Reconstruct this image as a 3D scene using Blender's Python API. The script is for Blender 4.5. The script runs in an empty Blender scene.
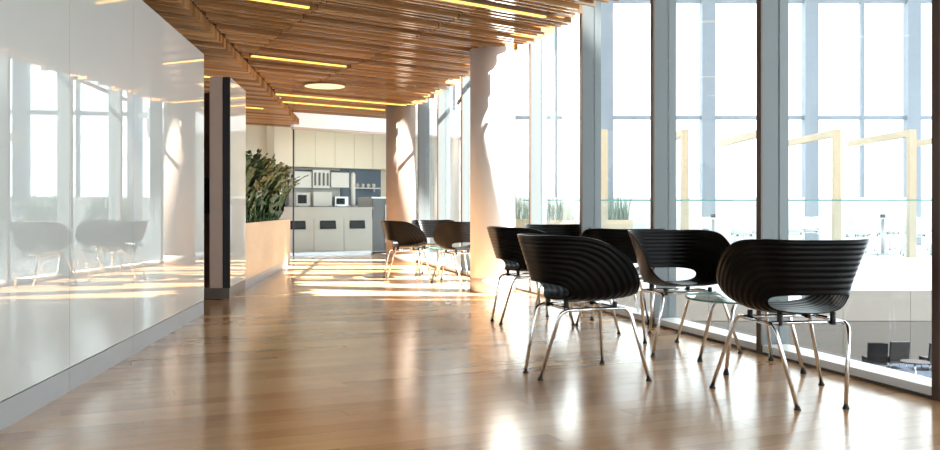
import bpy, bmesh, math, random
import numpy as np
from mathutils import Vector, Matrix

random.seed(7)
rng = random.Random(11)
S = bpy.context.scene
C = S.collection
R = math.radians

# ------------------------------------------------------------------ camera, sky, sun, exposure
F_PX, HZ, CAM_H = 919.0, 211.0, 0.886      # focal length in px, horizon row, eye height in m
cd = bpy.data.cameras.new('camera'); cam = bpy.data.objects.new('camera', cd); C.objects.link(cam)
cam.location = (0, 0, CAM_H); cam.rotation_euler = (R(90), 0, 0)
cd.sensor_width = 36.0; cd.lens = F_PX / 940 * 36.0; cd.shift_y = -(225 - HZ) / 940
cd.clip_start = 0.05; cd.clip_end = 400
S.camera = cam

W = bpy.data.worlds.new('world'); S.world = W; W.use_nodes = True
bg = W.node_tree.nodes['Background']
bg.inputs['Color'].default_value = (0.90, 0.96, 1.0, 1); bg.inputs['Strength'].default_value = 1.9

SUN_AZ = Vector((0.968, -0.25, 0)).normalized(); SUN_EL = R(47)
sd = bpy.data.lights.new('sun', 'SUN'); sd.energy = 26.0; sd.angle = R(0.6); sd.color = (1.0, 0.96, 0.90)
sun = bpy.data.objects.new('sun', sd); C.objects.link(sun)
sdir = -(SUN_AZ * math.cos(SUN_EL) + Vector((0, 0, math.sin(SUN_EL))))
sun.rotation_euler = sdir.to_track_quat('-Z', 'Y').to_euler(); sun.location = (20, -4, 20)

S.cycles.sample_clamp_indirect = 5.0
S.view_settings.view_transform = 'Standard'; S.view_settings.look = 'None'
S.view_settings.gamma = 1.0; S.view_settings.use_curve_mapping = False
S.view_settings.exposure = 1.38

# ------------------------------------------------------------------ geometry of the place
def left_x(d): return -1.541 - 0.0945 * d          # face of the white glass wall
def glass_x(d): return 3.342 - 0.27 * d            # inner face of the mullions
WD = Vector((-0.0941, 0.9956, 0)).normalized()     # along the left wall, going away
WN = Vector((0.9956, 0.0941, 0))                   # out of the left wall, into the room
GD = Vector((-0.27, 1, 0)).normalized()            # along the window wall, going away
GN = Vector((1, 0.27, 0)).normalized()             # out of the room through the glass
SD = Vector((0.789, 0.614, 0)).normalized()        # slat direction
SP = Vector((-SD.y, SD.x, 0))
BD = Vector((0.911, 0.413, 0)).normalized()        # floor board direction
BP = Vector((-BD.y, BD.x, 0))
ZC = 2.65                                          # underside of the main slat field
def lw(d, z=0, off=0): return Vector((left_x(d), d, z)) + WN * off
def gw(d, z=0, off=0): return Vector((glass_x(d), d, z)) + GN * off
def rz_of(v): return math.atan2(v.y, v.x)

# ------------------------------------------------------------------ materials
def new_mat(name):
    m = bpy.data.materials.new(name); m.use_nodes = True
    nt = m.node_tree; b = nt.nodes['Principled BSDF']
    return m, nt, b
def mat(name, col, rough=0.5, metal=0.0, spec=0.5, var=0.05, scale=12.0, coat=0.0, ior=1.5, bump=0.0):
    m, nt, b = new_mat(name); N, L = nt.nodes, nt.links
    tc = N.new('ShaderNodeTexCoord'); nz = N.new('ShaderNodeTexNoise'); nz.inputs['Scale'].default_value = scale
    nz.inputs['Detail'].default_value = 3
    L.new(tc.outputs['Object'], nz.inputs['Vector'])
    mx = N.new('ShaderNodeMix'); mx.data_type = 'RGBA'
    mx.inputs[6].default_value = tuple(c * (1 - var) for c in col) + (1,)
    mx.inputs[7].default_value = tuple(min(1, c * (1 + var)) for c in col) + (1,)
    L.new(nz.outputs['Fac'], mx.inputs[0]); L.new(mx.outputs[2], b.inputs['Base Color'])
    b.inputs['Roughness'].default_value = rough; b.inputs['Metallic'].default_value = metal
    b.inputs['Specular IOR Level'].default_value = spec; b.inputs['IOR'].default_value = ior
    b.inputs['Coat Weight'].default_value = coat; b.inputs['Coat Roughness'].default_value = 0.03
    if bump:
        bp = N.new('ShaderNodeBump'); bp.inputs['Strength'].default_value = bump; bp.inputs['Distance'].default_value = 0.01
        L.new(nz.outputs['Fac'], bp.inputs['Height']); L.new(bp.outputs['Normal'], b.inputs['Normal'])
    return m
def wood(name, dark, light, direction, rough=0.4, grain=26.0, stretch=0.05, spec=0.5, vary=0.5, coat=0.0):
    m, nt, b = new_mat(name); N, L = nt.nodes, nt.links
    tc = N.new('ShaderNodeTexCoord'); mp = N.new('ShaderNodeMapping'); mp.vector_type = 'TEXTURE'
    mp.inputs['Rotation'].default_value = (0, 0, rz_of(direction)); mp.inputs['Scale'].default_value = (1 / stretch, 1, 1)
    oi = N.new('ShaderNodeObjectInfo'); ge = N.new('ShaderNodeNewGeometry')
    rs = N.new('ShaderNodeMath'); rs.operation = 'ADD'
    L.new(oi.outputs['Random'], rs.inputs[0]); L.new(ge.outputs['Random Per Island'], rs.inputs[1])
    fr = N.new('ShaderNodeMath'); fr.operation = 'FRACT'; L.new(rs.outputs[0], fr.inputs[0])
    ad = N.new('ShaderNodeVectorMath'); ad.operation = 'ADD'
    cb = N.new('ShaderNodeCombineXYZ'); ml = N.new('ShaderNodeMath'); ml.operation = 'MULTIPLY'; ml.inputs[1].default_value = 37.0
    L.new(fr.outputs[0], ml.inputs[0]); L.new(ml.outputs[0], cb.inputs['Z'])
    L.new(tc.outputs['Object'], mp.inputs['Vector']); L.new(mp.outputs['Vector'], ad.inputs[0]); L.new(cb.outputs[0], ad.inputs[1])
    nz = N.new('ShaderNodeTexNoise'); nz.inputs['Scale'].default_value = grain; nz.inputs['Detail'].default_value = 5
    nz.inputs['Roughness'].default_value = 0.6; nz.inputs['Distortion'].default_value = 0.4
    L.new(ad.outputs[0], nz.inputs['Vector'])
    mm = N.new('ShaderNodeMath'); mm.operation = 'MULTIPLY_ADD'; mm.inputs[1].default_value = vary; L.new(fr.outputs[0], mm.inputs[0])
    m2 = N.new('ShaderNodeMath'); m2.operation = 'MULTIPLY'; m2.inputs[1].default_value = 1.0 - vary; L.new(nz.outputs['Fac'], m2.inputs[0])
    L.new(m2.outputs[0], mm.inputs[2])
    rp = N.new('ShaderNodeValToRGB'); rp.color_ramp.elements[0].position = 0.15; rp.color_ramp.elements[1].position = 0.85
    rp.color_ramp.elements[0].color = dark + (1,); rp.color_ramp.elements[1].color = light + (1,)
    L.new(mm.outputs[0], rp.inputs[0]); L.new(rp.outputs[0], b.inputs['Base Color'])
    b.inputs['Roughness'].default_value = rough; b.inputs['Specular IOR Level'].default_value = spec
    b.inputs['Coat Weight'].default_value = coat; b.inputs['Coat Roughness'].default_value = rough * 0.8
    return m
def brushed(name, col, rough=0.3, axis_scale=(60, 2, 2)):
    m, nt, b = new_mat(name); N, L = nt.nodes, nt.links
    tc = N.new('ShaderNodeTexCoord'); mp = N.new('ShaderNodeMapping'); mp.inputs['Scale'].default_value = axis_scale
    nz = N.new('ShaderNodeTexNoise'); nz.inputs['Scale'].default_value = 4; nz.inputs['Detail'].default_value = 4
    L.new(tc.outputs['Object'], mp.inputs['Vector']); L.new(mp.outputs[0], nz.inputs['Vector'])
    rp = N.new('ShaderNodeMapRange'); rp.inputs['To Min'].default_value = rough * 0.75; rp.inputs['To Max'].default_value = rough * 1.3
    L.new(nz.outputs['Fac'], rp.inputs['Value']); L.new(rp.outputs[0], b.inputs['Roughness'])
    b.inputs['Base Color'].default_value = col + (1,); b.inputs['Metallic'].default_value = 1.0
    return m
def glass(name, tint=(1, 1, 1), base=0.03, edge=0.75, rough=0.0):
    m = bpy.data.materials.new(name); m.use_nodes = True; nt = m.node_tree; N, L = nt.nodes, nt.links
    N.remove(N['Principled BSDF']); out = N['Material Output']
    tr = N.new('ShaderNodeBsdfTransparent'); tr.inputs[0].default_value = tint + (1,)
    gl = N.new('ShaderNodeBsdfGlossy'); gl.inputs['Roughness'].default_value = rough; gl.inputs[0].default_value = (1, 1, 1, 1)
    lwt = N.new('ShaderNodeLayerWeight'); lwt.inputs['Blend'].default_value = 0.5
    pw = N.new('ShaderNodeMath'); pw.operation = 'POWER'; pw.inputs[1].default_value = 5.0
    L.new(lwt.outputs['Facing'], pw.inputs[0])
    ma = N.new('ShaderNodeMath'); ma.operation = 'MULTIPLY_ADD'; ma.inputs[1].default_value = edge; ma.inputs[2].default_value = base
    L.new(pw.outputs[0], ma.inputs[0])
    mx = N.new('ShaderNodeMixShader'); L.new(ma.outputs[0], mx.inputs[0]); L.new(tr.outputs[0], mx.inputs[1]); L.new(gl.outputs[0], mx.inputs[2])
    L.new(mx.outputs[0], out.inputs['Surface'])
    return m
def emit(name, col, strength):
    m, nt, b = new_mat(name)
    b.inputs['Base Color'].default_value = col + (1,)
    b.inputs['Emission Color'].default_value = col + (1,); b.inputs['Emission Strength'].default_value = strength
    return m

M = dict(
    white_glass=mat('white back-painted glass', (0.52, 0.53, 0.51), 0.006, 0, 0.5, 0.01, 2, ior=1.72),
    steel=brushed('brushed steel', (0.56, 0.57, 0.60), 0.30),
    kick=mat('kick plate', (0.36, 0.37, 0.39), 0.42, 0.45, 0.5, 0.06, 4),
    dark_metal=mat('dark bronze groove', (0.035, 0.032, 0.034), 0.4, 0.6),
    bronze=mat('taupe bronze', (0.52, 0.40, 0.33), 0.45, 0.0, 0.5, 0.06),
    plinth=mat('plinth', (0.16, 0.13, 0.11), 0.4, 0.4),
    core=mat('wall core', (0.30, 0.24, 0.20), 0.7),
    corridor=mat('corridor brown wall', (0.17, 0.10, 0.06), 0.6),
    plaster=mat('white plaster', (0.80, 0.79, 0.77), 0.7, var=0.02),
    cream=mat('cream laminate', (0.74, 0.655, 0.50), 0.3, var=0.015, scale=3),
    counter_white=mat('counter white laminate', (0.50, 0.47, 0.42), 0.3, var=0.02, scale=3),
    column=mat('pale concrete', (0.74, 0.70, 0.66), 0.6, var=0.03, scale=6, bump=0.03),
    concrete=mat('raw concrete', (0.25, 0.185, 0.145), 0.65, var=0.16, scale=5, bump=0.08),
    mullion=mat('grey anodised aluminium', (0.105, 0.118, 0.122), 0.42, 0.2, var=0.02),
    mullion_face=mat('bronze mullion cap', (0.10, 0.07, 0.055), 0.45, 0.2),
    sill=mat('white sill', (0.90, 0.91, 0.91), 0.4, var=0.02),
    outer=mat('outer facade paint', (0.25, 0.29, 0.34), 0.55),
    black=mat('black ribbed plastic', (0.0035, 0.0032, 0.0035), 0.28, 0, 0.12, 0.1, 30),
    rubber=mat('black rubber', (0.012, 0.012, 0.012), 0.6),
    chrome=mat('chrome', (0.74, 0.74, 0.75), 0.09, 1.0, 0.5, 0.01),
    planter_wood=wood('planter maple veneer', (0.50, 0.36, 0.235), (0.60, 0.455, 0.31), Vector((0, 1, 0)), 0.32, 10, 0.12, vary=0.0),
    slat=wood('slat oak', (0.17, 0.068, 0.019), (0.52, 0.262, 0.096), SD, 0.14, 30, 0.05, spec=0.55, vary=0.6),
    floor=wood('floor oak', (0.35, 0.170, 0.070), (0.61, 0.365, 0.185), BD, 0.175, 22, 0.045, spec=0.9, vary=0.55),
    frame_wood=wood('pale frame timber', (0.46, 0.36, 0.24), (0.56, 0.45, 0.31), Vector((0, 1, 0)), 0.5, 14, 0.1, vary=0.2),
    plenum=mat('plenum black', (0.045, 0.026, 0.014), 0.9),
    window_glass=glass('window glass', (0.97, 0.99, 0.985), 0.02, 0.55),
    partition_glass=glass('partition glass', (0.96, 0.975, 0.965), 0.004, 0.45),
    table_glass=glass('table glass', (0.96, 0.99, 0.985), 0.015, 0.6),
    glass_edge=mat('green glass edge', (0.10, 0.30, 0.28), 0.1),
    rail_glass=glass('balustrade glass', (0.97, 0.99, 0.99), 0.02, 0.5),
    leaf=mat('glossy dark leaf', (0.009, 0.040, 0.006), 0.35, 0, 0.5, 0.5, 7),
    stem=mat('green stem', (0.07, 0.13, 0.035), 0.5, var=0.2),
    grass=mat('pale grass', (0.20, 0.30, 0.22), 0.6, var=0.3, scale=8),
    soil=mat('soil', (0.05, 0.035, 0.025), 0.9, var=0.3, scale=40),
    navy=mat('navy backsplash', (0.075, 0.115, 0.17), 0.25),
    dark_opening=mat('dark opening', (0.006, 0.006, 0.007), 0.6, 0, 0.2),
    dark_top=mat('dark stone worktop', (0.10, 0.10, 0.105), 0.3),
    appliance=mat('white appliance', (0.74, 0.72, 0.66), 0.3),
    red=mat('red cup', (0.5, 0.06, 0.04), 0.4),
    terrace=mat('terrace floor', (0.66, 0.66, 0.64), 0.6),
    slab=mat('slab edge white', (0.82, 0.82, 0.81), 0.6),
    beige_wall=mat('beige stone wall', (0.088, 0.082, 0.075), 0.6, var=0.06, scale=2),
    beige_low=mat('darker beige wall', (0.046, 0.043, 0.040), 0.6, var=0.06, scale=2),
    blue_floor=mat('blue grey lower floor', (0.012, 0.019, 0.032), 0.55, 0, 0.25),
    chair_white=mat('pale terrace chair shell', (0.78, 0.80, 0.80), 0.4),
    charcoal=mat('charcoal lounge fabric', (0.014, 0.014, 0.016), 0.8, 0, 0.2),
    warm_light=emit('warm light', (1.0, 0.58, 0.09), 0.95),
    disc_light=emit('disc light', (0.95, 0.80, 0.50), 0.22),
    house=mat('light housing', (0.20, 0.11, 0.05), 0.6),
    kitchen_fill=emit('kitchen fill', (1.0, 0.93, 0.80), 2.5),
)

# ------------------------------------------------------------------ mesh helpers
class MB:
    def __init__(s): s.v = []; s.f = []; s.smooth = []
    def add(s, vs, fs, smooth=False):
        o = len(s.v); s.v += [tuple(v) for v in vs]; s.f += [tuple(i + o for i in f) for f in fs]; s.smooth += [smooth] * len(fs); return s
    def box(s, c, size, rz=0.0, rot=None):
        hx, hy, hz = (q / 2 for q in size)
        vs = [Vector((x, y, z)) for x in (-hx, hx) for y in (-hy, hy) for z in (-hz, hz)]
        Mx = rot if rot is not None else Matrix.Rotation(rz, 3, 'Z')
        vs = [Mx @ v + Vector(c) for v in vs]
        return s.add(vs, [(0, 1, 3, 2), (4, 6, 7, 5), (0, 4, 5, 1), (2, 3, 7, 6), (0, 2, 6, 4), (1, 5, 7, 3)])
    def bar(s, a, b, w, h, up=Vector((0, 0, 1))):
        """box from a to b: w sideways, h along up"""
        a, b = Vector(a), Vector(b); d = (b - a).normalized(); side = d.cross(up)
        if side.length < 1e-4: side = Vector((1, 0, 0))
        side.normalize(); u = side.cross(d)
        vs = [p + side * sx * w / 2 + u * sz * h / 2 for p in (a, b) for sx, sz in ((-1, -1), (1, -1), (1, 1), (-1, 1))]
        return s.add(vs, [(0, 3, 2, 1), (4, 5, 6, 7), (0, 1, 5, 4), (1, 2, 6, 5), (2, 3, 7, 6), (3, 0, 4, 7)])
    def prism(s, poly, z0, z1):
        n = len(poly)
        vs = [(p[0], p[1], z0) for p in poly] + [(p[0], p[1], z1) for p in poly]
        fs = [tuple(range(n - 1, -1, -1)), tuple(range(n, 2 * n))] + [(i, (i + 1) % n, n + (i + 1) % n, n + i) for i in range(n)]
        return s.add(vs, fs)
    def lathe(s, prof, c=(0, 0, 0), seg=24, smooth=True):
        vs, fs = [], []
        for r, z in prof:
            for k in range(seg):
                a = 2 * math.pi * k / seg; vs.append((c[0] + r * math.cos(a), c[1] + r * math.sin(a), c[2] + z))
        for i in range(len(prof) - 1):
            for k in range(seg):
                k2 = (k + 1) % seg; fs.append((i * seg + k, i * seg + k2, (i + 1) * seg + k2, (i + 1) * seg + k))
        s.add(vs, fs, smooth)
        o = len(s.v) - len(vs)
        s.f.append(tuple(o + k for k in range(seg - 1, -1, -1))); s.smooth.append(False)
        s.f.append(tuple(o + (len(prof) - 1) * seg + k for k in range(seg))); s.smooth.append(False)
        return s
    def tube(s, pts, r, seg=10, caps=True):
        pts = [Vector(p) for p in pts]; n = len(pts); rr = r if isinstance(r, (list, tuple)) else [r] * n
        vs, fs = [], []; prev = None
        for i, p in enumerate(pts):
            t = (pts[min(i + 1, n - 1)] - pts[max(i - 1, 0)]).normalized()
            if prev is None:
                a = Vector((0, 0, 1)) if abs(t.z) < 0.9 else Vector((1, 0, 0)); u = t.cross(a).normalized()
            else:
                u = (prev - t * prev.dot(t)).normalized()
            prev = u; w = t.cross(u)
            for k in range(seg):
                q = 2 * math.pi * k / seg; vs.append(p + (u * math.cos(q) + w * math.sin(q)) * rr[i])
        for i in range(n - 1):
            for k in range(seg):
                k2 = (k + 1) % seg; fs.append((i * seg + k, i * seg + k2, (i + 1) * seg + k2, (i + 1) * seg + k))
        s.add(vs, fs, True)
        if caps:
            o = len(s.v) - len(vs)
            s.f += [tuple(o + k for k in range(seg - 1, -1, -1)), tuple(o + (n - 1) * seg + k for k in range(seg))]; s.smooth += [False, False]
        return s
    def mesh(s, name, m):
        me = bpy.data.meshes.new(name); me.from_pydata(s.v, [], s.f); me.update()
        me.polygons.foreach_set('use_smooth', s.smooth)
        bm = bmesh.new(); bm.from_mesh(me); bmesh.ops.recalc_face_normals(bm, faces=bm.faces); bm.to_mesh(me); bm.free()
        me.materials.append(m if not isinstance(m, str) else M[m]); return me
    def build(s, name, m, parent=None):
        return link(name, s.mesh(name, m), parent)
def link(name, me, parent=None, loc=None, rz=0):
    o = bpy.data.objects.new(name, me); C.objects.link(o)
    if parent: o.parent = parent
    if loc is not None: o.location = loc
    o.rotation_euler.z = rz
    return o
def tag(o, label=None, cat=None, group=None, kind=None):
    if label: o['label'] = label
    if cat: o['category'] = cat
    if group: o['group'] = group
    if kind: o['kind'] = kind
    return o
def thing(name, label, cat, loc=(0, 0, 0), rz=0, group=None):
    o = bpy.data.objects.new(name, None); C.objects.link(o); o.location = loc; o.rotation_euler.z = rz; o.empty_display_size = 0.1
    return tag(o, label, cat, group)
def structure(name, label=None, loc=(0, 0, 0), rz=0):
    o = bpy.data.objects.new(name, None); C.objects.link(o); o.location = loc; o.rotation_euler.z = rz; o.empty_display_size = 0.1
    return tag(o, label, None, None, 'structure')
def copy_tree(o, parent=None):
    c = o.copy(); C.objects.link(c); c.parent = parent
    for ch in o.children: copy_tree(ch, c)
    return c
def fillet(pts, rad, n=6):
    pts = [Vector(p) for p in pts]; out = [pts[0]]
    for i in range(1, len(pts) - 1):
        a, b, c = pts[i - 1], pts[i], pts[i + 1]
        u, w = (a - b).normalized(), (c - b).normalized()
        r = min(rad, (a - b).length * 0.45, (c - b).length * 0.45)
        p0, p1 = b + u * r, b + w * r
        for k in range(n + 1):
            t = k / n; out.append(p0 * (1 - t) ** 2 + b * 2 * t * (1 - t) + p1 * t * t)
    out.append(pts[-1]); return out
def clip(poly, n, c):
    """keep the side where n.p <= c"""
    out = []
    for i in range(len(poly)):
        a, b = poly[i], poly[(i + 1) % len(poly)]
        da, db = n.dot(a) - c, n.dot(b) - c
        if da <= 0: out.append(a)
        if (da < 0) != (db < 0) and abs(da - db) > 1e-9:
            t = da / (da - db); out.append(a + (b - a) * t)
    return out

# ================================================================== FLOOR
FLOOR_LEFT = -7.5
fl = tag(MB().prism([(FLOOR_LEFT, -4.5), (glass_x(-4.5), -4.5), (glass_x(24), 24), (FLOOR_LEFT - 2, 24)], -0.35, -0.004).build('floor', 'floor'),
         'honey oak strip floor with a satin sheen', None, None, 'structure')
planks = []
PW, PL = 0.128, 2.15
for r in range(-8, 170):
    c0 = r * PW
    off = (r * 0.618034 % 1.0) * PL
    for k in range(-6, 12):
        a0 = k * PL + off
        poly = [BD * (a0 + 0.0006) + BP * (c0 + 0.0007), BD * (a0 + PL - 0.0006) + BP * (c0 + 0.0007),
                BD * (a0 + PL - 0.0006) + BP * (c0 + PW - 0.0007), BD * (a0 + 0.0006) + BP * (c0 + PW - 0.0007)]
        poly = clip(poly, Vector((1, 0.27, 0)), 3.342)                    # window wall
        if len(poly) > 2: poly = clip(poly, Vector((-1, -0.0945, 0)), 1.541 + 0.05)   # left wall
        if len(poly) > 2: poly = clip(poly, Vector((0, -1, 0)), -2.6)
        if len(poly) > 2: poly = clip(poly, Vector((0, 1, 0)), 19.0)
        if len(poly) > 2:
            A = abs(sum(poly[i].x * poly[(i + 1) % len(poly)].y - poly[(i + 1) % len(poly)].x * poly[i].y for i in range(len(poly)))) / 2
            if A > 0.004: planks.append((min(p.y for p in poly), poly))
planks.sort(key=lambda q: q[0])
for d, poly in planks[:298]:
    MB().prism(poly, -0.02, 0.0).build('plank', 'floor', fl)
rest = MB()
for d, poly in planks[298:]: rest.prism(poly, -0.02, 0.0)
if rest.v: tag(rest.build('plank_field', 'floor', fl), None, None, None, 'stuff')

# ================================================================== LEFT WALL (white glass panels on a steel kick plate)
wl = structure('wall_left', 'glossy white back-painted glass wall on a brushed steel kick plate')
W_END, W_TOP = 7.905, 2.233
def wall_box(d0, d1, z0, z1, o0, o1):
    b = MB(); p = [lw(d0, 0, o0), lw(d1, 0, o0), lw(d1, 0, o1), lw(d0, 0, o1)]
    return b.prism(p, z0, z1)
wall_box(-4.4, W_END - 0.004, 0.0, W_TOP - 0.005, -0.14, -0.014).build('wall_core', 'core', wl)
dd = [-4.4, -2.3, -1.15, 0.0, 1.13, 2.26, 3.39, 4.516, 5.665, W_END]
for a, b in zip(dd[:-1], dd[1:]):
    wall_box(a + 0.0015, b - 0.0015, 0.118, W_TOP, -0.013, 0.0).build('glass_panel', 'white_glass', wl)
    wall_box(a + 0.0008, b - 0.0008, 0.0, 0.112, -0.013, -0.002).build('kick_plate', 'kick', wl)
wall_box(-4.4, W_END, 0.112, 0.118, -0.0138, -0.009).build('shadow_gap', 'dark_metal', wl)
wall_box(W_END - 0.004, W_END + 0.002, 0.0, W_TOP, -0.14, -0.013).build('end_cap', 'dark_metal', wl)

# the shorter return panel beyond the opening
wp = structure('wall_return', 'short white glass partition with a bronze end beside the planter')
wall_box(9.25, 10.30, 0.0, W_TOP - 0.003, -0.16, -0.012).build('wall_core', 'core', wp)
wall_box(9.262, 10.30, 0.118, W_TOP, -0.012, 0.0).build('glass_panel', 'white_glass', wp)
wall_box(9.245, 9.25, 0.112, W_TOP, -0.20, -0.07).build('end_panel', 'bronze', wp)
wall_box(9.24, 9.262, 0.112, W_TOP, -0.07, 0.002).build('end_trim', 'dark_metal', wp)
wall_box(9.24, 10.30, 0.0, 0.112, -0.26, -0.004).build('plinth', 'plinth', wp)
# dim corridor behind the opening
wc = structure('wall_corridor', 'dark brown corridor wall seen through the opening')
wall_box(6.2, 10.3, 0.0, 2.5, -1.75, -1.65).build('wall_panel', 'corridor', wc)
wall_box(9.6, 9.7, 0.0, 2.12, -1.65, -0.17).build('wall_panel', 'corridor', wc)
wall_box(-4.4, 6.2, 0.0, 2.9, -1.75, -1.65).build('wall_panel', 'corridor', wc)
wall_box(9.4, 9.6, 0.86, 1.22, -0.62, -0.18).build('dark_cabinet', 'dark_opening', wc)

# ================================================================== CEILING
ce = tag(MB().prism([(-9, -4.5), (glass_x(-4.5) - 0.15, -4.5), (glass_x(17.3) - 0.15, 17.3), (-9, 17.3 - 3)], 2.98, 3.25).build('ceiling', 'plenum'),
         'oak slat ceiling of deep and shallow battens with dark gaps', None, None, 'structure')
ce2 = tag(MB().prism([(-10, -4.4), (-2.9, -4.4), (-3.9, 19.9), (-10, 16.5)], 2.88, 2.975).build('ceiling', 'plenum'),
          'lower field of oak battens over the corridor', None, None, 'structure')
def pix_on(px, py, z):
    d = F_PX * (CAM_H - z) / (py - HZ); return Vector(((px - 470) / F_PX * d, d, z))
# line lights lying in gaps between the slats: (end pixels, field, label)
LIGHTS = [((226, -5), (308, 8.5), 0, 'long warm line light in the slats near the top of the picture, left one'),
          ((252, 56), (345, 67), 0, 'warm line light in the middle of the slat ceiling'),
          ((277, 92), (397, 107), 0, 'longest warm line light in the slats towards the kitchen'),
          ((425, -1), (551, 16), 0, 'warm line light in the slats nearest the windows'),
          ((285, 101), (380, 111), 0, 'thin warm line light in the last slats before the kitchen'),
          ((196, 75), (214, 79), 1, 'warm line light above the corridor opening'),
          ((243, 107), (262, 109), 1, 'warm line light above the planter')]
lamp_iv = {0: [], 1: []}
ZL = 2.55
for (p0, p1, fld, lab) in LIGHTS:
    z = (ZC if fld == 0 else ZL) - 0.004
    a, b = pix_on(*p0, z), pix_on(*p1, z)
    q = (a.dot(SP) + b.dot(SP)) / 2; t0, t1 = sorted((a.dot(SD), b.dot(SD)))
    lamp_iv[fld].append((q, t0, t1))
    T = thing('line_light', lab, 'ceiling light', SP * q + SD * (t0 + t1) / 2 + Vector((0, 0, z)), rz_of(SD), 'warm line lights in the slat ceiling')
    MB().box((0, 0, 0.035), (t1 - t0, 0.062, 0.05)).build('housing', 'house', T)
    MB().box((0, 0, 0.003), (t1 - t0 - 0.01, 0.036, 0.012)).build('diffuser', 'warm_light', T)
rl = thing('round_ceiling_light', 'round pale disc light on the slat ceiling', 'ceiling light', (-2.03, 12.85, ZC - 0.022))
MB().lathe([(0.285, 0.0), (0.29, 0.004), (0.29, 0.02)], seg=40).build('rim', 'house', rl)
MB().lathe([(0.275, -0.004), (0.278, 0.0), (0.278, 0.006)], seg=40).build('diffuser', 'disc_light', rl)
def add_slats(parent, field, q0, q1, t_range, zbot, seams, split_from):
    q = q0; i = 0; cnt = 0; near_mb = MB()
    while q < q1:
        deep = (i * 7 % 5) in (0, 2, 3)
        w = 0.030 if deep else 0.022
        zb = zbot if deep else zbot + 0.028
        top = zbot + 0.115
        jit = rng.uniform(-0.11, 0.11)
        t0, t1 = t_range(q); t1 += 0 if field else jit
        ivs = [(t0 + 0, t1)]
        for (lq, a, b) in lamp_iv[field]:
            if abs(lq - q) < 0.031 + w / 2 + 0.004:
                ivs = [z for (x, y) in ivs for z in ((x, min(y, a - 0.02)), (max(x, b + 0.02), y)) if z[1] - z[0] > 0.06]
        if q > split_from:
            for sc in seams:
                den = SD.x + 0.473 * SD.y; t = (sc - q * (SP.x + 0.473 * SP.y)) / den
                ivs = [z for (x, y) in ivs for z in ((x, min(y, t - 0.006)), (max(x, t + 0.006), y)) if z[1] - z[0] > 0.05]
        for (x, y) in ivs:
            m = SP * q + SD * (x + y) / 2
            near = q < 4.6
            mb = near_mb if near else MB()
            mb.bar(SP * q + SD * x + Vector((0, 0, (zb + top) / 2)), SP * q + SD * y + Vector((0, 0, (zb + top) / 2)), w, top - zb)
            if not near: mb.build('slat', 'slat', parent); cnt += 1
        q += (0.094 if deep else 0.080) + rng.uniform(-0.008, 0.008); i += 1
    if near_mb.v: tag(near_mb.build('slat_field', 'slat', parent), None, None, None, 'stuff')
    return cnt
def t_main(q):
    p = SP * q
    tl = (-1.611 - (p.x + 0.0945 * p.y)) / (SD.x + 0.0945 * SD.y)
    tr = (3.342 - 0.115 - (p.x + 0.27 * p.y)) / (SD.x + 0.27 * SD.y)
    return tl, tr
def t_low(q):
    p = SP * q
    tr = (-1.625 - (p.x + 0.0945 * p.y)) / (SD.x + 0.0945 * SD.y)
    return tr - 3.4, tr
n1 = add_slats(ce, 0, -1.2, 14.92, t_main, ZC, (2.46, 3.87), 5.0)
n2 = add_slats(ce2, 1, 5.5, 16.75, t_low, ZL, (), 99)
# carrier battens above the slats
for off in (0.35, 1.6, 2.85):
    MB().bar(lw(-4, 2.79, off + 0.0), lw(16.0, 2.79, off), 0.04, 0.05).build('carrier', 'plenum', ce)

# ================================================================== WINDOW WALL
GLASS_OFF = 0.12
H_WIN = 7.6
mull_me = None
def mull_d(n): return 4.277 + 1.42 * n
for wi, n in enumerate(range(-4, 10)):
    d0, d1 = mull_d(n), mull_d(n + 1)
    ws = structure('window_%d' % (wi + 1), 'full-height window bay of the glass wall')
    # mullion: aluminium fin with a bronze inner cap
    a = gw(d0)
    b = MB(); p = [a, a + GD * 0.052, a + GD * 0.052 + GN * 0.195, a + GN * 0.195]
    b.prism([q + GN * 0.012 for q in p[:2]] + p[2:], -0.30, H_WIN).build('mullion', 'mullion', ws)
    MB().prism([a, a + GD * 0.052, a + GD * 0.052 + GN * 0.012, a + GN * 0.012], 0.0, H_WIN).build('mullion_cap', 'mullion_face', ws)
    e = gw(d1)
    g0, g1 = a + GD * 0.052 + GN * GLASS_OFF, e + GN * GLASS_OFF
    MB().prism([g0, g1, g1 + GN * 0.014, g0 + GN * 0.014], 0.055, H_WIN).build('pane', 'window_glass', ws)
    s0, s1 = a + GD * 0.052 + GN * 0.01, e + GN * 0.01
    MB().prism([s0, s1, s1 + GN * 0.17, s0 + GN * 0.17], -0.3, 0.055).build('sill', 'sill', ws)
    k0, k1 = a + GD * 0.052 - GN * 0.004, e - GN * 0.004
    MB().prism([k0, k1, k1 + GN * 0.012, k0 + GN * 0.012], 0.0, 0.014).build('base_trim', 'mullion_face', ws)
    MB().prism([g0 - GN * 0.05, g1 - GN * 0.05, g1 + GN * 0.05, g0 + GN * 0.05], H_WIN - 0.1, H_WIN).build('head_rail', 'mullion', ws)
# edge of the floor slab under the glass
tag(MB().prism([gw(-4.5, 0, 0.0), gw(19, 0, 0.0), gw(19, 0, 0.2), gw(-4.5, 0, 0.2)], -0.75, -0.30).build('floor_edge', 'slab'), 'white floor slab edge under the glass wall', None, None, 'structure')
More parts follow.
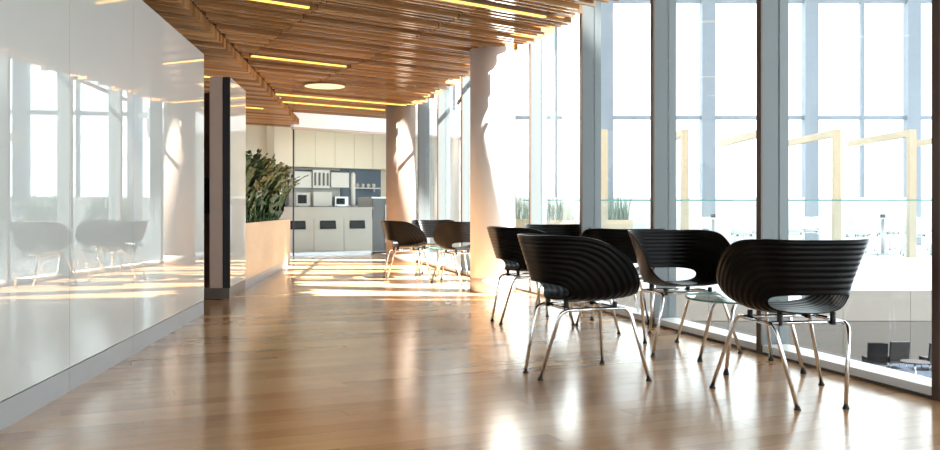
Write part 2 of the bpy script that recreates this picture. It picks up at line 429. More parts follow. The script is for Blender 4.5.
# rear wall with glazing added for light from behind the camera; upper storey slab
rw = structure('wall_rear', 'added end glazing behind the camera letting in front light', (0, -4.6, 0))
for i in range(5):
    x = -1.05 + i * 1.4
    MB().box((x, 0, 1.5), (0.08, 0.18, 3.0)).build('mullion', 'mullion', rw)
    if i < 4: MB().box((x + 0.7, 0, 1.5), (1.32, 0.014, 3.0)).build('pane', 'window_glass', rw)
tag(MB().box((-5, -4.6, 1.6), (7.7, 0.2, 3.2)).build('wall_rear', 'plaster'), 'white wall behind', None, None, 'structure')
tag(MB().prism([gw(-4.5, 0, -0.2), gw(17.6, 0, -0.2), gw(17.6, 0, -8), gw(-4.5, 0, -12)], 3.26, H_WIN).build('wall_upper', 'plaster'), 'white upper storey above the slat ceiling', None, None, 'structure')

# ================================================================== COLUMNS
def column(label, x, y, r, m, z1):
    T = structure('column', label, (x, y, 0))
    MB().lathe([(r, 0.16), (r, z1)], seg=56).build('shaft', m, T)
    MB().lathe([(r + 0.003, 0.0), (r + 0.003, 0.152), (r - 0.004, 0.158), (r - 0.004, 0.162)], seg=56).build('base_band', m, T)
column('round pale concrete column standing by the near chairs', 0.2525, 10.12, 0.25, 'column', ZC + 0.01)
column('round raw concrete column by the far chairs', -1.176, 15.62, 0.25, 'concrete', ZC + 0.01)

# ================================================================== KITCHEN END
K0 = Vector((-3.45, 17.93, 0)); KRZ = rz_of(SD)
def K(a, b, z=0): return K0 + SD * a + SP * b + Vector((0, 0, z))
wb = structure('wall_back', 'cream panelled wall at the far end', K0, KRZ)
MB().box((-0.6, 2.42, 1.45), (9.5, 0.1, 2.9)).build('wall_core', 'cream', wb)
x = -5.0
while x < 0.55:
    MB().box((x + 0.35, 2.355, 1.42), (0.692, 0.025, 2.74)).build('wall_panel', 'cream', wb); x += 0.7
MB().box((2.95, 2.355, 1.45), (1.1, 0.025, 0.86)).build('backsplash', 'navy', wb)
MB().box((1.45, 2.355, 1.45), (1.8, 0.025, 0.86)).build('backsplash', 'counter_white', wb)
sw = structure('wall_side', 'white end wall of the kitchen', K0, KRZ); MB().box((4.15, 1.2, 1.45), (0.1, 2.3, 2.9)).build('wall_panel', 'plaster', sw)
# bulkhead and ceiling over the kitchen
bk = tag(MB().box((2.1, 0.0, 2.80), (4.4, 0.12, 0.58)).build('wall_bulkhead', 'plaster'), 'white bulkhead above the kitchen glass', None, None, 'structure')
bk.location = K0 + SP * -0.15; bk.rotation_euler.z = KRZ
kc = tag(MB().box((-0.2, 1.1, 2.95), (9.5, 2.6, 0.1)).build('ceiling', 'plaster'), 'white kitchen ceiling', None, None, 'structure')
kc.location = K0; kc.rotation_euler.z = KRZ
gp = structure('wall_partition', 'clear glass screen in front of the kitchen', K0 + SP * -0.15, KRZ)
MB().box((2.1, 0, 2.49), (4.4, 0.05, 0.05)).build('head_rail', 'bronze', gp)
for i, (a0, a1) in enumerate(((-0.06, 1.14), (1.15, 2.33), (2.34, 3.5))):
    MB().box(((a0 + a1) / 2, 0, 1.24), (a1 - a0, 0.012, 2.46)).build('pane', 'partition_glass', gp)
MB().box((-0.07, 0, 1.24), (0.018, 0.03, 2.46)).build('edge_post', 'dark_metal', gp)
# waste and tray station
ws = thing('tray_station', 'long pale waste counter with three dark slots behind the kitchen glass', 'counter', K(0.45, 0), KRZ)
MB().box((0, 0.30, 0.50), (2.7, 0.56, 0.86)).build('body', 'counter_white', ws)
MB().box((0, 0.29, 0.945), (2.74, 0.62, 0.035)).build('top', 'counter_white', ws)
MB().box((0, 0.06, 0.035), (2.7, 0.04, 0.07)).build('plinth', 'steel', ws)
for a0 in (-0.904, -0.224, 0.456, 1.136):
    MB().box((a0 + 0.34 - 0.45, 0.012, 0.275), (0.672, 0.02, 0.40)).build('door', 'counter_white', ws)
    fp = MB().box((a0 + 0.34 - 0.45, 0.012, 0.61), (0.672, 0.02, 0.25)).build('slot_panel', 'counter_white', ws)
    MB().box((a0 + 0.31 - 0.45, -0.004, 0.61), (0.36, 0.016, 0.17), rot=Matrix.Rotation(R(-8), 3, 'X')).build('slot_flap', 'dark_opening', fp)
MB().box((0, 0.008, 0.84), (2.7, 0.016, 0.15)).build('fascia', 'counter_white', ws)
# glass-fronted cooler at the end of the counter
co = thing('drinks_cooler', 'dark glass-fronted drinks cooler beside the concrete column', 'cooler', K(2.18, 0.05), KRZ)
MB().box((0, 0.33, 0.60), (0.66, 0.55, 1.16)).build('body', 'steel', co)
for i in (-1, 1):
    dr = MB().box((i * 0.163, 0.035, 0.60), (0.315, 0.03, 1.10)).build('door', 'dark_top', co)
    MB().box((-i * 0.02 + i * 0.03, 0.008, 0.62), (0.018, 0.02, 0.8)).build('handle', 'steel', dr)
MB().box((0, 0.04, 0.02), (0.6, 0.04, 0.04)).build('kick', 'dark_metal', co)
# back counter with appliances
bc = thing('back_counter', 'pale kitchen counter with a dark worktop along the back wall', 'counter', K(2.2, 1.75), KRZ)
MB().box((0, 0.32, 0.47), (3.6, 0.54, 0.94)).build('body', 'counter_white', bc)
MB().box((0, 0.30, 0.965), (3.64, 0.58, 0.05)).build('worktop', 'dark_top', bc)
for i in range(6): MB().box((-1.5 + i * 0.6, 0.04, 0.47), (0.592, 0.02, 0.80)).build('door', 'counter_white', bc)
x = 0.55
for i, w in enumerate((0.5, 0.5, 0.5, 0.5, 0.5, 0.5, 0.5)):
    cab = thing('wall_cabinet', ('leftmost cream wall cabinet above the kitchen counter', 'second cream wall cabinet from the left in the kitchen', 'third cream wall cabinet from the left in the kitchen',
                'middle cream wall cabinet in the kitchen', 'cream wall cabinet left of the navy splashback', 'cream wall cabinet above the navy splashback', 'rightmost cream wall cabinet near the concrete column')[i], 'cabinet', K(x + w / 2, 1.98, 1.86), KRZ, 'cream wall cabinets')
    MB().box((0, 0.19, 0.49), (w, 0.34, 0.98)).build('body', 'cream', cab)
    MB().box((0, 0.008, 0.49), (w - 0.008, 0.018, 0.97)).build('door', 'cream', cab)
    x += w
def dispenser(a, w, z0, z1, lab, slots=0, top=True):
    T = thing('dispenser', lab, 'dispenser', K(a, 1.98, z0), KRZ)
    h = z1 - z0
    MB().box((0, 0.18, h / 2), (w, 0.30, h)).build('body', 'appliance', T)
    if top: MB().box((0, 0.012, h - 0.02), (w + 0.01, 0.03, 0.04)).build('top_trim', 'dark_metal', T)
    for i in range(slots):
        MB().box((-w / 2 + (i + 0.5) * w / slots, 0.02, h * 0.5), (w / slots * 0.35, 0.03, h * 0.72)).build('slot', 'dark_top', T)
    return T
dispenser(1.27, 0.40, 1.40, 1.80, 'pale boxy dispenser with a dark top at the left of the kitchen wall')
dispenser(1.72, 0.42, 1.40, 1.80, 'pale dispenser with four upright slots on the kitchen wall', 4, False)
dispenser(2.20, 0.46, 1.42, 1.80, 'wide pale dispenser with a dark top left of the navy splashback')
def counter_box(a, w, h, dp, lab, cat, name, m='appliance', front=None):
    T = thing(name, lab, cat, K(a, 1.86, 0.99), KRZ)
    MB().box((0, dp / 2 + 0.01, h / 2), (w, dp, h)).build('body', m, T)
    if front: MB().box((-0.03, 0.004, h * 0.52), (w * 0.62, 0.014, h * 0.62)).build('door', front, T)
    for sx in (-1, 1): MB().box((sx * w * 0.4, 0.02, 0.008), (0.03, 0.03, 0.016)).build('foot', 'rubber', T)
counter_box(1.20, 0.34, 0.30, 0.36, 'small pale microwave on the back counter, left end', 'microwave', 'microwave', front='dark_opening')
counter_box(1.68, 0.46, 0.32, 0.36, 'pale coffee machine in the middle of the back counter', 'coffee machine', 'coffee_machine')
counter_box(2.16, 0.34, 0.22, 0.36, 'dark toaster oven on the back counter', 'oven', 'toaster_oven', 'steel', 'dark_opening')
tw = thing('towel_dispenser', 'white upright cylinder at the left edge of the navy splashback', 'dispenser', K(2.56, 2.05, 0.99), KRZ)
MB().lathe([(0.05, 0), (0.055, 0.05), (0.055, 0.72), (0.045, 0.76)], seg=20).build('body', 'appliance', tw)
MB().lathe([(0.03, 0.76), (0.03, 0.79)], seg=16).build('cap', 'steel', tw)
sh = thing('wall_shelf', 'thin white shelf across the navy splashback', 'shelf', K(2.98, 2.2, 1.42), KRZ)
MB().box((0, 0, 0), (0.72, 0.18, 0.025)).build('board', 'appliance', sh)
for sx in (-0.28, 0.28): MB().box((sx, 0.06, -0.05), (0.02, 0.05, 0.08)).build('bracket', 'steel', sh)
cuplab = ('white cup on the shelf, left end', 'white cup on the shelf, second from left', 'white cup on the shelf, second from right', 'white cup on the shelf, right end')
for i in range(4):
    T = thing('cup', cuplab[i], 'cup', K(2.75 + 0.15 * i, 2.19, 1.433), KRZ, 'cups on the shelf')
    MB().lathe([(0.025, 0), (0.038, 0.09), (0.034, 0.09), (0.022, 0.01)], seg=14).build('body', 'appliance', T)
    MB().tube([(0.036, 0, 0.07), (0.06, 0, 0.06), (0.058, 0, 0.035), (0.032, 0, 0.025)], 0.005, 6).build('handle', 'appliance', T)
for a, m, lab in ((2.72, 'red', 'small red canister on the worktop below the shelf'), (2.98, 'appliance', 'white canister on the worktop below the shelf')):
    T = thing('canister', lab, 'canister', K(a, 2.0, 0.99), KRZ)
    MB().lathe([(0.045, 0), (0.05, 0.02), (0.05, 0.13), (0.045, 0.14)], seg=16).build('body', m, T)
    MB().lathe([(0.046, 0.14), (0.046, 0.16), (0.012, 0.166), (0.012, 0.18)], seg=16).build('lid', 'steel', T)
kl = thing('added_fill_light', 'added warm white fill panel under the kitchen ceiling', 'ceiling light', K(1.7, 1.0, 2.9), KRZ)  # panel lamp added to brighten the kitchen
MB().box((0, 0, -0.012), (2.4, 0.36, 0.024)).build('frame', 'steel', kl)
MB().box((0, 0, -0.028), (2.32, 0.30, 0.01)).build('diffuser', 'kitchen_fill', kl)

# ================================================================== PLANTER WITH PLANTS
pl = thing('planter', 'long maple-fronted planter box on a steel plinth beside the glass partition', 'planter', lw(12.8, 0, 0))
def ploc(b): 
    for i, v in enumerate(b.v): b.v[i] = tuple(Vector(v) - lw(12.8)); 
    return b
for a, b in ((10.305, 12.78), (12.783, 15.25)):
    ploc(wall_box(a, b, 0.112, 0.75, -0.03, 0.0)).build('front_panel', 'planter_wood', pl)
ploc(wall_box(15.22, 15.25, 0.112, 0.75, -0.60, -0.03)).build('end_panel', 'planter_wood', pl)
ploc(wall_box(10.305, 15.25, 0.112, 0.75, -0.63, -0.60)).build('back_panel', 'planter_wood', pl)
ploc(wall_box(10.305, 15.22, 0.40, 0.69, -0.60, -0.03)).build('soil', 'soil', pl)
pd = [10.305, 11.15, 12.0, 12.8, 13.6, 14.45, 15.24]
for a, b in zip(pd[:-1], pd[1:]):
    ploc(wall_box(a + 0.003, b - 0.003, 0.0, 0.110, -0.58, -0.006)).build('plinth', 'kick', pl)
def frond(st, lv, base, yaw, lean, length, r2):
    p = Vector(base); d = Vector((math.cos(yaw), math.sin(yaw), 0)); pts = []
    ns = 12
    for i in range(ns + 1):
        t = i / ns; ang = lean * (0.25 + 1.1 * t * t)
        pts.append(p.copy()); p = p + (Vector((0, 0, 1)) * math.cos(ang) + d * math.sin(ang)) * (length / ns)
    st.tube(pts, [0.011 * (1 - 0.75 * i / ns) for i in range(ns + 1)], 5)
    n = int(length / 0.028)
    for k in range(n):
        t = 0.12 + 0.88 * (k + r2.random() * 0.4) / n; f = t * ns; i = min(int(f), ns - 1); c = pts[i].lerp(pts[i + 1], f - i)
        ax = (pts[i + 1] - pts[i]).normalized(); sd_ = ax.cross(Vector((0, 0, 1)))
        if sd_.length < 0.05: sd_ = Vector((-d.y, d.x, 0))
        sd_.normalize(); sg = 1 if k % 2 else -1
        out = (sd_ * sg + ax * r2.uniform(0.35, 0.8) + Vector((r2.uniform(-.3, .3), r2.uniform(-.3, .3), r2.uniform(-.1, .4)))).normalized()
        L = r2.uniform(0.075, 0.12) * (1.0 - 0.3 * t); wv = out.cross(ax); 
        if wv.length < 0.1: wv = Vector((0, 0, 1))
        wv = wv.normalized(); side = (ax - out * ax.dot(out)).normalized() * L * 0.34
        a, m1, m2, e = c, c + out * L * 0.35, c + out * L * 0.7, c + out * L + wv * L * 0.06
        dn = wv * L * 0.05
        lv.add([a, m1 + side - dn, m1 + dn, m1 - side - dn, m2 + side * 0.85 - dn, m2 + dn, m2 - side * 0.85 - dn, e],
               [(0, 1, 2), (0, 2, 3), (1, 4, 5, 2), (2, 5, 6, 3), (4, 7, 5), (5, 7, 6)], True)
plant_lab = ['dark green plant nearest the white glass partition, tallest upright shoot', 'second dark green plant from the white partition in the planter', 'third dark green plant from the white partition in the planter',
             'fourth dark green plant from the white partition in the planter', 'fifth dark green plant, in the far half of the planter', 'sixth dark green plant, in the far half of the planter',
             'seventh dark green plant, last but one in the planter', 'dark green plant at the far end of the planter leaning past the glass edge']
for i in range(8):
    d = 10.88 + i * 0.58; r2 = random.Random(40 + i)
    base = lw(d, 0.69, -0.24); T = thing('zz_plant', plant_lab[i], 'plant', base, 0, 'plants in the maple planter')
    st, lv = MB(), MB()
    for k in range(23):
        yaw = 2 * math.pi * k / 22 + r2.uniform(-.3, .3); rad = r2.uniform(0.02, 0.10)
        ln = r2.uniform(0.70, 1.02) * (0.98 if i > 0 else 1.0)
        lean = r2.uniform(0.2, 1.0)
        if k == 22: ln, lean, yaw = (1.05 if i in (0, 5) else 0.92), 0.10, 0.3
        if i == 7 and k == 0: ln, lean = 0.98, 1.05
        frond(st, lv, (rad * math.cos(yaw), rad * math.sin(yaw), 0), yaw, lean, ln, r2)
    tag(st.build('stems', 'stem', T), None, None, None, 'stuff'); tag(lv.build('leaves', 'leaf', T), None, None, None, 'stuff')

# ================================================================== CHAIRS
ROWS = [
 [(0, -.240, .508), (0, -.268, .60), (0, -.293, .685), (0, -.315, .757)],
 [(.10, -.233, .508), (.128, -.258, .60), (.153, -.282, .685), (.175, -.300, .758)],
 [(.166, -.200, .504), (.210, -.208, .60), (.250, -.210, .685), (.285, -.208, .760)],
 [(.205, -.155, .495), (.256, -.105, .585), (.303, -.062, .675), (.338, -.03, .748)],
 [(.216, -.122, .477), (.275, -.025, .535), (.320, .055, .628), (.345, .105, .705)],
 [(.205, -.112, .452), (.268, .025, .475), (.315, .145, .545), (.340, .225, .628)],
 [(.170, -.124, .433), (.232, .035, .432), (.285, .185, .468), (.318, .292, .535)],
 [(.115, -.150, .424), (.155, .005, .414), (.200, .17, .424), (.240, .318, .458)],
 [(.058, -.170, .421), (.077, -.010, .410), (.098, .158, .413), (.122, .322, .433)],
 [(0, -.175, .420), (0, -.014, .409), (0, .155, .411), (0, .318, .430)]]
ROWS = [[(x * 0.89, (y + 0.305) * 0.875 - 0.305, z) for (x, y, z) in rw_] for rw_ in ROWS]
def shell_mesh(name, m, nt, nr, amp=0.0012, ribs=10.0, thick=0.0055):
    R0 = np.array(ROWS, float)                                   # 10 x 4 x 3
    mir = R0[1:-1][::-1].copy(); mir[:, :, 0] *= -1
    loop = np.concatenate([R0, mir], 0); n = len(loop)           # closed loop of 18 rows
    def row(u):
        u = u % n; i = int(u); t = u - i
        p0, p1, p2, p3 = loop[(i - 1) % n], loop[i], loop[(i + 1) % n], loop[(i + 2) % n]
        return 0.5 * ((2 * p1) + (-p0 + p2) * t + (2 * p0 - 5 * p1 + 4 * p2 - p3) * t * t + (-p0 + 3 * p1 - 3 * p2 + p3) * t ** 3)
    def lag(P, r):
        x = (0, 1 / 3, 2 / 3, 1.0); o = np.zeros(3)
        for i in range(4):
            w = 1.0
            for j in range(4):
                if i != j: w *= (r - x[j]) / (x[i] - x[j])
            o += w * P[i]
        return o
    rows = [row(n * k / nt) for k in range(nt)]
    G = np.array([[lag(P, j / nr) for j in range(nr + 1)] for P in rows])   # nt x nr+1 x 3
    du = np.roll(G, -1, 0) - np.roll(G, 1, 0); dv = np.gradient(G, axis=1)
    N = np.cross(du, dv); N /= np.linalg.norm(N, axis=2, keepdims=True) + 1e-12
    rr = np.arange(nr + 1) / nr
    fade = np.clip(np.minimum(rr, 1 - rr) * 16, 0, 1)
    wv = amp * np.sin(2 * math.pi * ribs * rr) * fade
    A = G + N * (wv[None, :, None] + thick / 2); B = G + N * (wv[None, :, None] - thick / 2)
    vs = np.concatenate([A.reshape(-1, 3), B.reshape(-1, 3)]).tolist(); fs = []
    h = nt * (nr + 1)
    for i in range(nt):
        i2 = (i + 1) % nt
        for j in range(nr):
            a, b, c, d = i * (nr + 1) + j, i2 * (nr + 1) + j, i2 * (nr + 1) + j + 1, i * (nr + 1) + j + 1
            fs.append((a, b, c, d)); fs.append((h + a, h + d, h + c, h + b))
        for j in (0, nr):
            a, b = i * (nr + 1) + j, i2 * (nr + 1) + j; fs.append((a, b, h + b, h + a))
    mb = MB(); mb.add(vs, fs, True); return mb.mesh(name, m)
def make_chair(name, shell_me, metal, tube=0.0098, seg=10):
    T = bpy.data.objects.new(name, None); C.objects.link(T); T.empty_display_size = 0.1
    link('shell', shell_me, T)
    for sx in (-1, 1):
        rear = fillet([(sx * .115, -.268, .012), (sx * .182, -.180, .368), (sx * .187, .01, .372)], 0.05)
        front = fillet([(sx * .29, .268, .012), (sx * .190, .205, .372), (sx * .187, .01, .372)], 0.05)
        for pth in (rear, front):
            lg = MB().tube(pth, tube, seg).build('leg', metal, T)
            f = pth[0]
            MB().lathe([(0.0155, 0.0), (0.0155, 0.006), (0.0115, 0.010), (0.0115, 0.016)], (f.x, f.y, 0), 12).build('foot_glide', 'rubber', lg)
    for y in (-.13, .14):
        MB().tube([(-.187, y, .372), (.187, y, .372)], tube * 0.9, seg).build('cross_bar', metal, T)
    for sx in (-1, 1):
        MB().lathe([(0.013, 0), (0.013, 0.058)], (sx * .13, -.13, .360), 12).build('mount_pad', 'rubber', T)
        MB().lathe([(0.013, 0), (0.013, 0.044)], (sx * .15, .14, .360), 12).build('mount_pad', 'rubber', T)
    return T
black_shell = shell_mesh('shell', 'black', 108, 84)
chair0 = make_chair('shell_chair', black_shell, 'chrome')
# rear-feet middle -> front-feet middle gives place and heading
def place_chair(o, rear, front, label, group, z=0.0):
    rear, front = Vector(rear), Vector(front); m = (rear + front) / 2; h = front - rear
    o.location = (m.x, m.y, z); o.rotation_euler.z = math.atan2(h.y, h.x) - math.pi / 2
    tag(o, label, 'chair', group)
CH = [((.3365, 4.92), (.851, 5.07), 'black ribbed shell chair in front at the left of the near group, side on'),
      ((1.5715, 4.10), (1.499, 4.64), 'black ribbed shell chair nearest the camera at the right, its back turned'),
      ((1.28, 6.19), (1.40, 5.635), 'black ribbed shell chair facing the camera with a low glass table before it'),
      ((.215, 7.28), (.72, 7.42), 'black ribbed shell chair beside the pale round column, facing right'),
      ((1.185, 6.63), (1.115, 7.16), 'black ribbed shell chair with its back turned, half hidden behind the front left chair'),
      ((.77, 8.78), (.87, 8.20), 'black ribbed shell chair farthest back in the near group, facing the camera'),
      ((-1.107, 12.09), (-.60, 12.24), 'black ribbed shell chair in the far group, left one beside the concrete column'),
      ((.005, 11.07), (-.21, 11.55), 'black ribbed shell chair in the far group, partly hidden by the pale column'),
      ((-.57, 13.15), (-.45, 12.58), 'black ribbed shell chair in the far group, middle one facing the camera')]
for i, (a, b, lab) in enumerate(CH):
    o = chair0 if i == 0 else copy_tree(chair0)
    place_chair(o, a, b, lab, 'black shell chairs by the windows')

# low glass tables
def make_table():
    T = bpy.data.objects.new('glass_table', None); C.objects.link(T); T.empty_display_size = 0.1
    g = MB().lathe([(0.352, 0.388), (0.355, 0.390), (0.355, 0.398), (0.352, 0.400)], seg=64).build('glass_top', 'table_glass', T)
    ring = MB(); n = 64; vs = []
    for r, z in ((0.3552, 0.389), (0.3565, 0.389), (0.3565, 0.399), (0.3552, 0.399)):
        vs += [(r * math.cos(2 * math.pi * k / n), r * math.sin(2 * math.pi * k / n), z) for k in range(n)]
    fs = [(q * n + k, q * n + (k + 1) % n, ((q + 1) % 4) * n + (k + 1) % n, ((q + 1) % 4) * n + k) for q in range(4) for k in range(n)]
    ring.add(vs, fs, True).build('edge', 'glass_edge', g)
    for k in range(4):
        a = math.pi / 4 + k * math.pi / 2; u = Vector((math.cos(a), math.sin(a), 0))
        w = Vector((-u.y, u.x, 0))
        pth = fillet([u * .305 + Vector((0, 0, .012)), u * .215 + Vector((0, 0, .374)), Vector((0, 0, .374)) + u * 0.01], 0.06)
        lg = MB().tube(pth, 0.0105, 10).build('leg', 'chrome', T)
        MB().lathe([(0.016, 0.0), (0.016, 0.006), (0.012, 0.024)], (u.x * .305, u.y * .305, 0), 12).build('foot_glide', 'rubber', lg)
        MB().lathe([(0.012, 0), (0.012, 0.006)], (u.x * .16, u.y * .16, .3825), 12).build('mount_pad', 'rubber', T)
    return T
tb = make_table()
for i, (x, y, rz, lab) in enumerate(((1.585, 5.21, 0.08, 'low round glass table among the three nearest chairs'),
                                     (1.13, 7.72, 0.3, 'low round glass table in the second group of near chairs'),
                                     (-.20, 12.15, 0.2, 'low round glass table in the far group left of the pale column'))):
    o = tb if i == 0 else copy_tree(tb)
    o.location = (x, y, 0); o.rotation_euler.z = rz; tag(o, lab, 'table', 'low glass tables')

# ================================================================== ATRIUM, TERRACE AND OUTER FACADE
D_T = 17.3
def atx(d): return glass_x(d) + 0.25
ter = tag(MB().prism([(1.0, D_T), (15.0, D_T), (15.0, 24.3), (-2.6, 24.3), (-2.6, 22.5)], -0.6, 0.0).build('floor_terrace', 'terrace'),
          'bright terrace floor across the atrium', None, None, 'structure')
tag(MB().box((8.0, D_T - 0.02, -0.3), (14.0, 0.03, 0.62)).build('trim_1', 'slab'), 'white edge of the terrace slab', None, None, 'structure')
D_F = 24.0
fo = structure('wall_outer', 'outer glazed facade with blue grey posts and rails', (0, D_F, 0))
FZ0, FZ1 = 1.34, 9.3
fx = [(p - 470) / F_PX * D_F for p in (198, 300, 402, 504, 606, 707.5, 810, 912, 1014, 1116)]
for x in fx:
    MB().box((x, 0, 4.65), (0.34, 0.30, 9.3)).build('facade_post', 'outer', fo)
for x0, x1 in zip(fx[:-1], fx[1:]):
    xm = (x0 + x1) / 2 + 0.02
    MB().box((xm, 0, 4.65), (0.09, 0.14, 9.3)).build('facade_mullion', 'outer', fo)
    for z in (3.32, 6.36, 9.25):
        MB().box(((x0 + x1) / 2, 0, z), (x1 - x0 - 0.34, 0.12, 0.10)).build('facade_rail', 'outer', fo)
    MB().box(((x0 + x1) / 2, 0.02, 4.65), (x1 - x0 - 0.34, 0.02, 9.3)).build('pane', 'window_glass', fo)
    MB().box(((x0 + x1) / 2, -0.06, 0.62), (x1 - x0 - 0.34, 0.10, 1.24)).build('parapet_panel', 'slab', fo)
at = structure('ceiling_sunblock', 'added unseen roof shading the near floor, with an opening for sun on the far floor')  # unseen roof added to block the sun; opening and beams shape the far patches
for x0, x1, y0, y1 in ((-6, 24, -6, 6.9), (-6, 24, 14.6, 26), (10.6, 24, 6.9, 14.6), (-6, 3.0, 6.9, 14.6)):
    MB().box(((x0 + x1) / 2, (y0 + y1) / 2, 9.55), (x1 - x0, y1 - y0, 0.3)).build('sunblock_slab', 'plaster', at)
for y in (7.2, 9.5, 10.5, 11.7, 12.9, 13.9):
    MB().box((6.8, y, 9.5), (7.6, 0.32, 0.4)).build('sunblock_beam', 'outer', at)
# lower level
tag(MB().prism([gw(-4.5, 0, 0.3), (24, -4.5), (24, 31), (-4.2, 31), gw(19, 0, 0.3)], -4.3, -4.0).build('floor_lower', 'blue_floor'), 'blue grey floor of the level below', None, None, 'structure')
lowp = structure('wall_lower', 'beige panelled wall of the level below')
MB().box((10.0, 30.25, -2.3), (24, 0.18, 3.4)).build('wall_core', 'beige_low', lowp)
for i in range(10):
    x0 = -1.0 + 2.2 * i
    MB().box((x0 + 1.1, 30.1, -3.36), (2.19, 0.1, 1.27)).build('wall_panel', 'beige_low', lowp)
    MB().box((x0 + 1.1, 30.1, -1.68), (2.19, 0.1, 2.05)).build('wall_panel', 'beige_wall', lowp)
tag(MB().prism([gw(-4.5, 0, 0.05), gw(19, 0, 0.05), gw(19, 0, 0.15), gw(-4.5, 0, 0.15)], -4.0, -0.75).build('wall_under', 'beige_wall'), 'wall under the window wall', None, None, 'structure')
# glass balustrade along the terrace edge
bal = thing('balustrade', 'frameless glass balustrade with thin handrail along the terrace edge', 'railing', (8, D_T + 0.08, 0))
for i in range(10):
    x0 = -7.0 + 1.43 * i
    MB().box((x0 + 0.715, 0, 0.545), (1.41, 0.016, 1.07)).build('pane', 'rail_glass', bal)
    MB().lathe([(0.022, 0), (0.022, 0.03)], (x0 + 0.10, -0.03, 0.98), 10).build('clamp', 'steel', bal)
MB().tube([(-7.0, 0, 1.09), (7.0, 0, 1.09)], 0.013, 8).build('handrail', 'glass_edge', bal)
# pale timber frames
frl = ['pale timber post and beam frame at the far left of the terrace', 'pale timber post and beam frame between the first two mullions', 'pale timber post and beam frame hidden half behind the wide mullion',
       'pale timber post and beam frame above the right-hand chair', 'pale timber post and beam frame near the right edge', 'pale timber frame at the right edge of the picture']
for i, x in enumerate((2.56, 4.10, 5.57, 7.0, 8.43, 9.86)):
    T = thing('timber_frame', frl[i], 'frame', (x, D_T + 0.25, 0), 0, 'timber frames on the terrace')
    MB().box((0, 0, 1.22), (0.13, 0.13, 2.44)).build('post', 'frame_wood', T)
    MB().box((0, 1.45, 2.375), (0.13, 2.77, 0.13)).build('beam', 'frame_wood', T)
# terrace chairs and tables
white_shell = shell_mesh('shell', 'chair_white', 48, 24, 0.002, 5)
wch = make_chair('terrace_chair', white_shell, 'chrome', 0.0105, 6)
spots = []
tabs = [(3.1, 20.6), (5.0, 18.9), (6.55, 20.4), (8.4, 18.7), (9.9, 20.6), (7.6, 22.3)]
tlab = ['white terrace table behind the left mullion', 'white terrace table beyond the middle bay', 'white terrace table seen left of the right-hand timber post', 'white terrace table near the right edge with a small dark holder',
        'white terrace table at the right edge of the picture', 'white terrace table farthest back by the facade']
ter_t = None
for i, (x, y) in enumerate(tabs):
    if ter_t is None:
        ter_t = thing('terrace_table', tlab[0], 'table', (x, y, 0), 0, 'terrace tables'); T = ter_t
        MB().lathe([(0.40, 0.72), (0.405, 0.73), (0.405, 0.745), (0.40, 0.75)], seg=32).build('table_top', 'chair_white', T)
        MB().lathe([(0.035, 0.02), (0.03, 0.72)], seg=14).build('pedestal', 'steel', T)
        MB().lathe([(0.24, 0.0), (0.24, 0.012), (0.05, 0.03)], seg=24).build('base', 'steel', T)
    else:
        T = copy_tree(ter_t); T.location = (x, y, 0); tag(T, tlab[i])
side = ('left', 'right', 'far')
where = ['behind the left mullion', 'beyond the middle bay', 'left of the right-hand timber post', 'near the right edge', 'at the right edge', 'farthest back by the facade']
k = 0
for i, (x, y) in enumerate(tabs):
    for j, a in enumerate((R(195), R(-20), R(95))):
        o = wch if k == 0 else copy_tree(wch); k += 1
        o.location = (x + 0.62 * math.cos(a), y + 0.62 * math.sin(a), 0); o.rotation_euler.z = a + math.pi / 2
        tag(o, 'white terrace chair at the %s side of the table %s' % (side[j], where[i]), 'chair', 'terrace chairs')
for i, lab in ((1, 'small dark holder on the terrace table beyond the middle bay'), (2, 'small dark holder on the terrace table by the timber post'), (3, 'small dark holder on the terrace table near the right edge')):
    x, y = tabs[i]; T = thing('napkin_holder', lab, 'holder', (x, y, 0.75))
    MB().box((0, 0, 0.006), (0.09, 0.07, 0.012)).build('base', 'rubber', T)
    for s_ in (-1, 1): MB().box((0, s_ * 0.03, 0.04), (0.08, 0.008, 0.06)).build('plate', 'rubber', T)
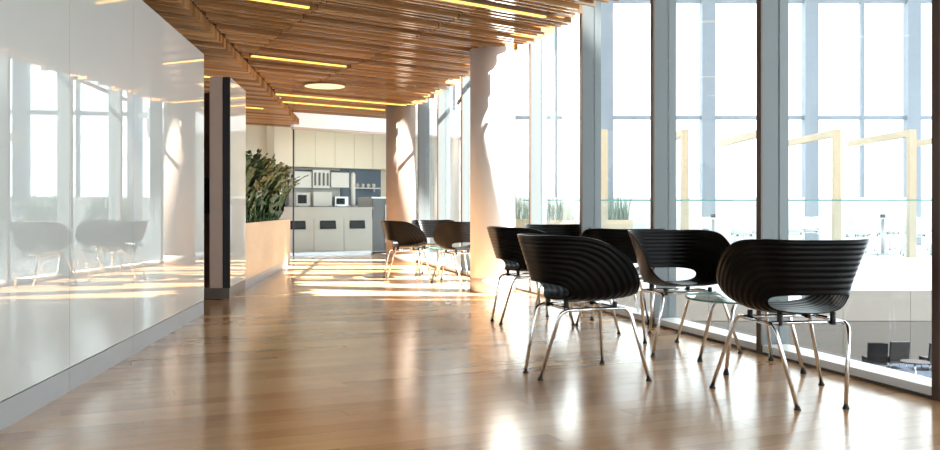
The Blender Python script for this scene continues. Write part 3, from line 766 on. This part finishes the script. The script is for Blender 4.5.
# planters with grasses on the terrace
gl = ['timber box of tall pale grass seen right of the round column', 'timber box of tall pale grass seen left of the first wide mullion', 'timber box of grass farther left behind the column']
for i, (x, y, w) in enumerate(((1.72, 18.9, 0.9), (3.0, 19.3, 0.75), (0.95, 20.9, 1.0))):
    T = thing('grass_planter', gl[i], 'planter', (x, y, 0), 0, 'grass planters on the terrace')
    for yy in (-0.2, 0.2): MB().box((0, yy, 0.36), (w, 0.03, 0.68)).build('board', 'frame_wood', T)
    for xx in (-1, 1): MB().box((xx * (w / 2 - 0.016), 0, 0.36), (0.03, 0.37, 0.68)).build('board', 'frame_wood', T)
    MB().box((0, 0, 0.33), (w - 0.064, 0.368, 0.62)).build('soil', 'soil', T)
    b = MB(); r2 = random.Random(i)
    for k in range(130):
        px, py = r2.uniform(-w / 2 + .06, w / 2 - .06), r2.uniform(-.15, .15); h = r2.uniform(0.35, 0.72); yaw = r2.uniform(0, 6.28); ln = r2.uniform(0.02, 0.2)
        u = Vector((math.cos(yaw), math.sin(yaw), 0)); s_ = Vector((-u.y, u.x, 0)) * 0.011
        p0 = Vector((px, py, 0.63)); p1 = p0 + u * ln * 0.35 + Vector((0, 0, h * 0.6)); p2 = p0 + u * ln + Vector((0, 0, h))
        b.add([p0 - s_, p0 + s_, p1 + s_, p1 - s_, p2], [(0, 1, 2, 3), (3, 2, 4)])
    tag(b.build('grass', 'grass', T), None, None, None, 'stuff')
# lounge chairs on the lower level
ll = ['dark lounge chair on the lower level, left one', 'dark lounge chair on the lower level, right beside its twin', 'dark lounge chair on the lower level at the right edge']
for i, (px, d) in enumerate(((875, 28.3), (896, 28.6), (934, 28.3))):
    x = (px - 470) / F_PX * d
    T = thing('lounge_chair', ll[i], 'chair', (x, d, -4.0), 0.1 * (i - 1), 'lounge chairs on the lower level')
    MB().box((0, 0.05, 0.28), (0.58, 0.56, 0.20)).build('seat', 'charcoal', T)
    MB().box((0, -0.23, 0.58), (0.58, 0.10, 0.56), rot=Matrix.Rotation(R(8), 3, 'X')).build('backrest', 'charcoal', T)
    for sx in (-1, 1):
        for sy in (-1, 1): MB().tube([(sx * .25, .05 + sy * .22, 0), (sx * .23, .05 + sy * .2, .19)], 0.014, 8).build('leg', 'steel', T)
lt = thing('low_table', 'low dark table among the lounge chairs on the lower level', 'table', ((915 - 470) / F_PX * 27.2, 27.2, -4.0))
MB().lathe([(0.38, 0.40), (0.40, 0.41), (0.40, 0.44)], seg=28).build('table_top', 'charcoal', lt)
MB().lathe([(0.03, 0.02), (0.03, 0.40)], seg=12).build('pedestal', 'steel', lt)
MB().lathe([(0.22, 0.0), (0.22, 0.02)], seg=24).build('base', 'steel', lt)
